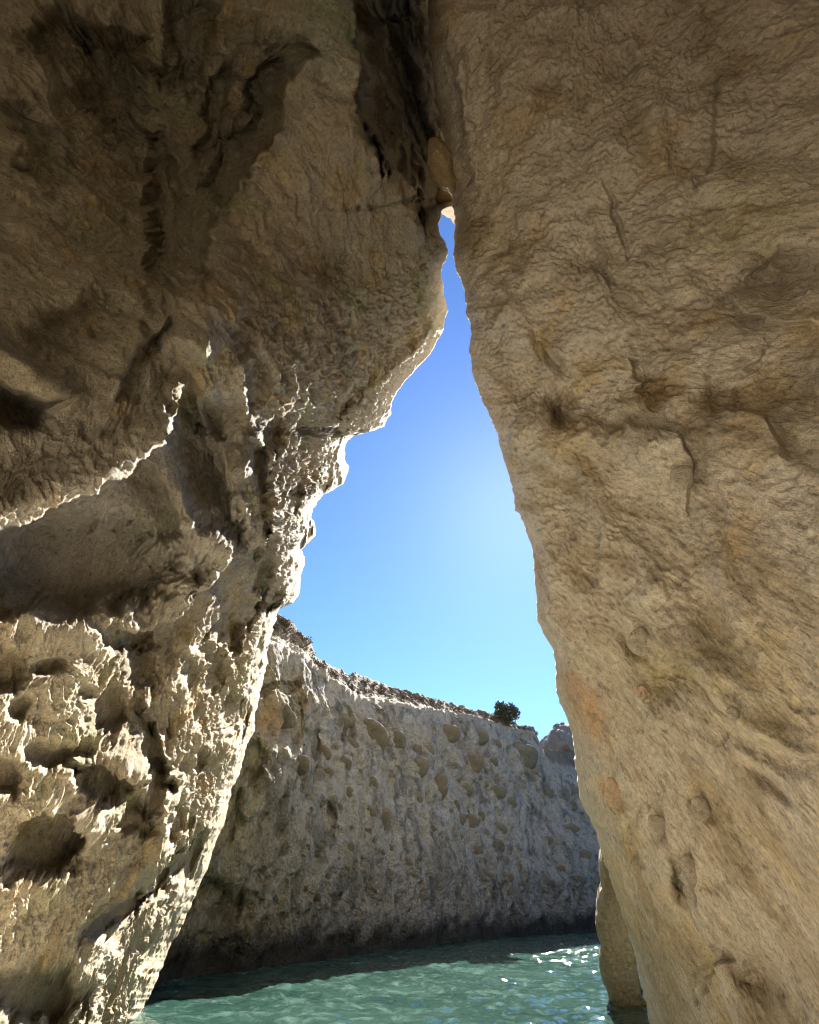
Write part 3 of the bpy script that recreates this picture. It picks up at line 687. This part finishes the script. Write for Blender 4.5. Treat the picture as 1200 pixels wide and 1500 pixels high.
# ------------------------------------------------------------------ stones set in the cliff face
def project(P):
    d = P - CAM; z = d @ FWD
    return 600 + F_PX * (d @ RIGHT) / z, 750 - F_PX * (d @ UP) / z, z
cpx, cpy, cpz = project(CP)
def depth_at(x, y):
    k = np.argmin((cpx - x) ** 2 + (cpy - y) ** 2); return cpz.ravel()[k]
rnd = random.Random(4)
stones = [(694, 1122, 17, 13), (765, 1111, 30, 22), (643, 1150, 10, 20), (729, 1160, 11, 11), (684, 1159, 10, 8), (748, 1176, 8, 8), (722, 1116, 8, 9), (560, 1201, 13, 16),
    (542, 1188, 9, 8), (513, 1242, 6, 7), (509, 1163, 8, 11), (497, 1182, 7, 7), (668, 1180, 6, 7), (733, 1214, 9, 10), (705, 1196, 6, 8), (836, 1215, 13, 9),
    (612, 1171, 8, 11), (616, 1123, 14, 14), (655, 1077, 18, 13), (703, 1080, 14, 13), (547, 1077, 23, 24), (501, 1059, 13, 17), (634, 1214, 6, 5), (859, 1256, 9, 11), (508, 1274, 5, 6),
    (478, 1285, 8, 8), (744, 1285, 8, 7), (580, 1085, 12, 16), (475, 1105, 9, 15), (415, 1050, 20, 18), (440, 1120, 12, 16), (800, 1160, 9, 7)]
while len(stones) < 110:
    x = rnd.uniform(440, 870); y = rnd.uniform(1080, 1330)
    if y < np.interp(x, WL[:, 0], WL[:, 1]) - 55 and y > np.interp(x, RIM[:, 0], RIM[:, 1]) + 20 and all((x - a) ** 2 + (y - b) ** 2 > (c + 9) ** 2 for a, b, c, _ in stones):
        r = rnd.choice([2.6, 3.2, 3.8, 5.0, 8.0]); stones.append((x, y, r, r * rnd.uniform(0.8, 1.4)))
M_ST = [rock_material('brown_stone', (0.155, 0.137, 0.11), (0.10, 0.085, 0.065), (0.23, 0.21, 0.17), (0.17, 0.135, 0.095), bump=0.04, scale=1.5),
        rock_material('grey_stone', (0.16, 0.15, 0.125), (0.10, 0.095, 0.075), (0.23, 0.22, 0.19), (0.165, 0.14, 0.105), bump=0.04, scale=1.5)]
for k, (x, y, rx, ry) in enumerate(stones):
    n = 9; pts = []
    for j in range(n):
        a = 2 * math.pi * j / n; r = rnd.uniform(0.68, 1.22); pts.append((x + math.cos(a) * rx * r, y + math.sin(a) * ry * r))
    z = depth_at(x, y); size = (rx + ry) / 2 / F_PX * z
    rock_lump('embedded_stone', pts, z + size * 0.10, size * 0.55, M_ST[k % 2], parent=cliff, seed=k * 1.7, n=14 if rx > 9 else 8, amp=0.16, front=0.7)

# ------------------------------------------------------------------ shrubs on the cliff top
def leaf_mat():
    m, nt, B, N, L = mat_new('shrub_leaf'); tc = N.new('ShaderNodeTexCoord')
    L.new(ramp(N, L, noise(N, L, tc.outputs['Object'], 4, 3), [(0.35, (0.035, 0.045, 0.022)), (0.65, (0.075, 0.085, 0.045))]), B.inputs['Base Color'])
    B.inputs['Roughness'].default_value = 0.6; return m
M_LEAF = leaf_mat()
M_BARK, _nt, _B, _N, _L = mat_new('shrub_bark'); _B.inputs['Base Color'].default_value = (0.10, 0.075, 0.055, 1); _B.inputs['Roughness'].default_value = 0.9
def leaves(name, centres, n, leaf, mat, parent=None, seed=1):
    rg_ = np.random.RandomState(seed); V = []; 
    cs = np.array([c[:3] for c in centres]); rs = np.array([c[3] for c in centres]); w = rs ** 2 / (rs ** 2).sum()
    ci = rg_.choice(len(cs), n, p=w); d = rg_.normal(size=(n, 3)); d /= np.linalg.norm(d, axis=1)[:, None]
    c = cs[ci] + d * (rs[ci] * rg_.uniform(0.30, 1.22, n) ** 0.8)[:, None] * np.array([1, 1, 0.8])
    a = rg_.normal(size=(n, 3)); a /= np.linalg.norm(a, axis=1)[:, None]; b = np.cross(a, rg_.normal(size=(n, 3))); b /= np.linalg.norm(b, axis=1)[:, None]
    L_ = leaf * rg_.uniform(0.6, 1.3, n)[:, None]
    V = np.stack([c - a * L_, c + b * L_ * 0.45, c + a * L_, c - b * L_ * 0.45], 1).reshape(-1, 3)
    me = bpy.data.meshes.new(name); me.from_pydata(V.tolist(), [], np.arange(4 * n).reshape(-1, 4).tolist()); me.update()
    return link(name, me, mat, parent)
def tube(name, paths, mat, parent=None, sides=7):
    V = []; Fc = []
    for pts, r0, r1 in paths:
        pts = [Vector(p) for p in pts]; base = len(V)
        for i, p in enumerate(pts):
            t = (pts[min(i + 1, len(pts) - 1)] - pts[max(i - 1, 0)]).normalized(); u = t.orthogonal().normalized(); v = t.cross(u)
            r = r0 + (r1 - r0) * i / (len(pts) - 1)
            for k in range(sides):
                a = 2 * math.pi * k / sides; V.append(p + u * math.cos(a) * r + v * math.sin(a) * r)
        for i in range(len(pts) - 1):
            for k in range(sides):
                Fc.append((base + i * sides + k, base + i * sides + (k + 1) % sides, base + (i + 1) * sides + (k + 1) % sides, base + (i + 1) * sides + k))
    me = bpy.data.meshes.new(name); me.from_pydata([tuple(v) for v in V], [], Fc); me.update(); return link(name, me, mat, parent)
spx, spy, spz = project(SP[:SN1])
def slope_point(x, y):
    k = np.argmin((spx - x) ** 2 + (spy - y) ** 2); return SP[:SN1].reshape(-1, 3)[k]
def shrub(x, y, wpx, hpx, n, label, seed):
    p = slope_point(x, y); z = float((p - CAM) @ FWD); s = wpx / 2 / F_PX * z; hh = hpx / F_PX * z
    e = bpy.data.objects.new('shrub', None); scene.collection.objects.link(e); e.location = p
    tag(e, label, 'shrub')
    r = random.Random(seed); cs = [(r.uniform(-.62, .62) * s, r.uniform(-.5, .5) * s, hh * r.uniform(0.25, 0.72), s * r.uniform(0.24, 0.42)) for _ in range(11)]
    leaves('foliage', cs, n, 0.085 * s, M_LEAF, e, seed)
    tube('stem', [([(0, 0, -0.3), (c[0] * .3, c[1] * .3, c[2] * .4), (c[0] * .9, c[1] * .9, c[2])], 0.03 * s + .01, 0.008 * s) for c in cs[:7]], M_BARK, e)
    return e
shrub(742, 1062, 50, 34, 2600, 'dark round leafy shrub standing against the sky on the far cliff rim', 3)
shrub(637, 1030, 9, 8, 260, 'tiny dark bush on the skyline of the far slope', 5)
# low scrub that covers the slope
rg2 = np.random.RandomState(9); cen = []
for _ in range(210):
    x = rg2.uniform(400, 790); sky_y = np.interp(x, SKY[:, 0], SKY[:, 1]); rim_y = np.interp(x, RIM[:, 0], RIM[:, 1])
    y = sky_y + (rim_y - sky_y) * rg2.uniform(0.0, 0.75) ** 1.3; p = slope_point(x, y); cen.append((p[0], p[1], p[2] + 0.03, rg2.uniform(0.06, 0.20)))
m, nt, B_, N_, L_ = mat_new('dry_scrub'); tc_ = N_.new('ShaderNodeTexCoord')
L_.new(ramp(N_, L_, noise(N_, L_, tc_.outputs['Object'], 0.9, 3), [(0.40, (0.050, 0.050, 0.030)), (0.52, (0.09, 0.065, 0.045)), (0.65, (0.12, 0.085, 0.06))]), B_.inputs['Base Color']); B_.inputs['Roughness'].default_value = 0.9
sc = leaves('low_scrub', cen, 13000, 0.04, m, None, 11)
tag(sc, 'reddish brown low scrub covering the slope above the far cliff', 'scrub', kind='stuff')

# ------------------------------------------------------------------ stones set flush in the right cave wall
_co = np.empty(len(right.data.vertices) * 3, np.float32); right.data.vertices.foreach_get('co', _co); _co = _co.reshape(-1, 3)[::5]
_rx, _ry, _rz = project(_co); _ok = _rz > 0.3
def right_depth(x, y):
    d = np.where(_ok, (_rx - x) ** 2 + (_ry - y) ** 2, 1e12); k = np.argsort(d)[:40]; return float(np.min(_rz[k]))
M_OCH = rock_material('ochre_stone', (0.52, 0.385, 0.26), (0.40, 0.29, 0.19), (0.60, 0.48, 0.35), (0.54, 0.38, 0.22), bump=0.03, scale=1.5)
M_GRS = rock_material('olive_grey_stone', (0.42, 0.37, 0.29), (0.29, 0.25, 0.19), (0.52, 0.47, 0.38), (0.44, 0.36, 0.25), bump=0.03, scale=1.5)
for k, (x, y, rx, ry, a, mm) in enumerate([(902, 1166, 13, 28, -28, M_OCH), (938, 940, 15, 21, -5, M_GRS), (968, 1216, 13, 26, -28, M_GRS), (1014, 1292, 12, 42, -14, M_GRS), (1032, 1190, 10, 30, -34, M_GRS),
        (940, 1015, 8, 12, -20, M_OCH), (1075, 1045, 9, 13, -30, M_GRS), (1000, 700, 16, 18, -10, M_GRS)]):
    ar = math.radians(a); pts = []
    for j in range(10):
        t = 2 * math.pi * j / 10; r = rnd.uniform(0.8, 1.12); u, v = math.cos(t) * rx * r, math.sin(t) * ry * r
        pts.append((x + u * math.cos(ar) - v * math.sin(ar), y + u * math.sin(ar) + v * math.cos(ar)))
    z = right_depth(x, y); size = (rx + ry) / 2 / F_PX * z
    rock_lump('embedded_stone', pts, z + size * 0.22, size * 0.52, mm, parent=right, seed=50 + k * 2.3, n=22, amp=0.14, front=0.6)
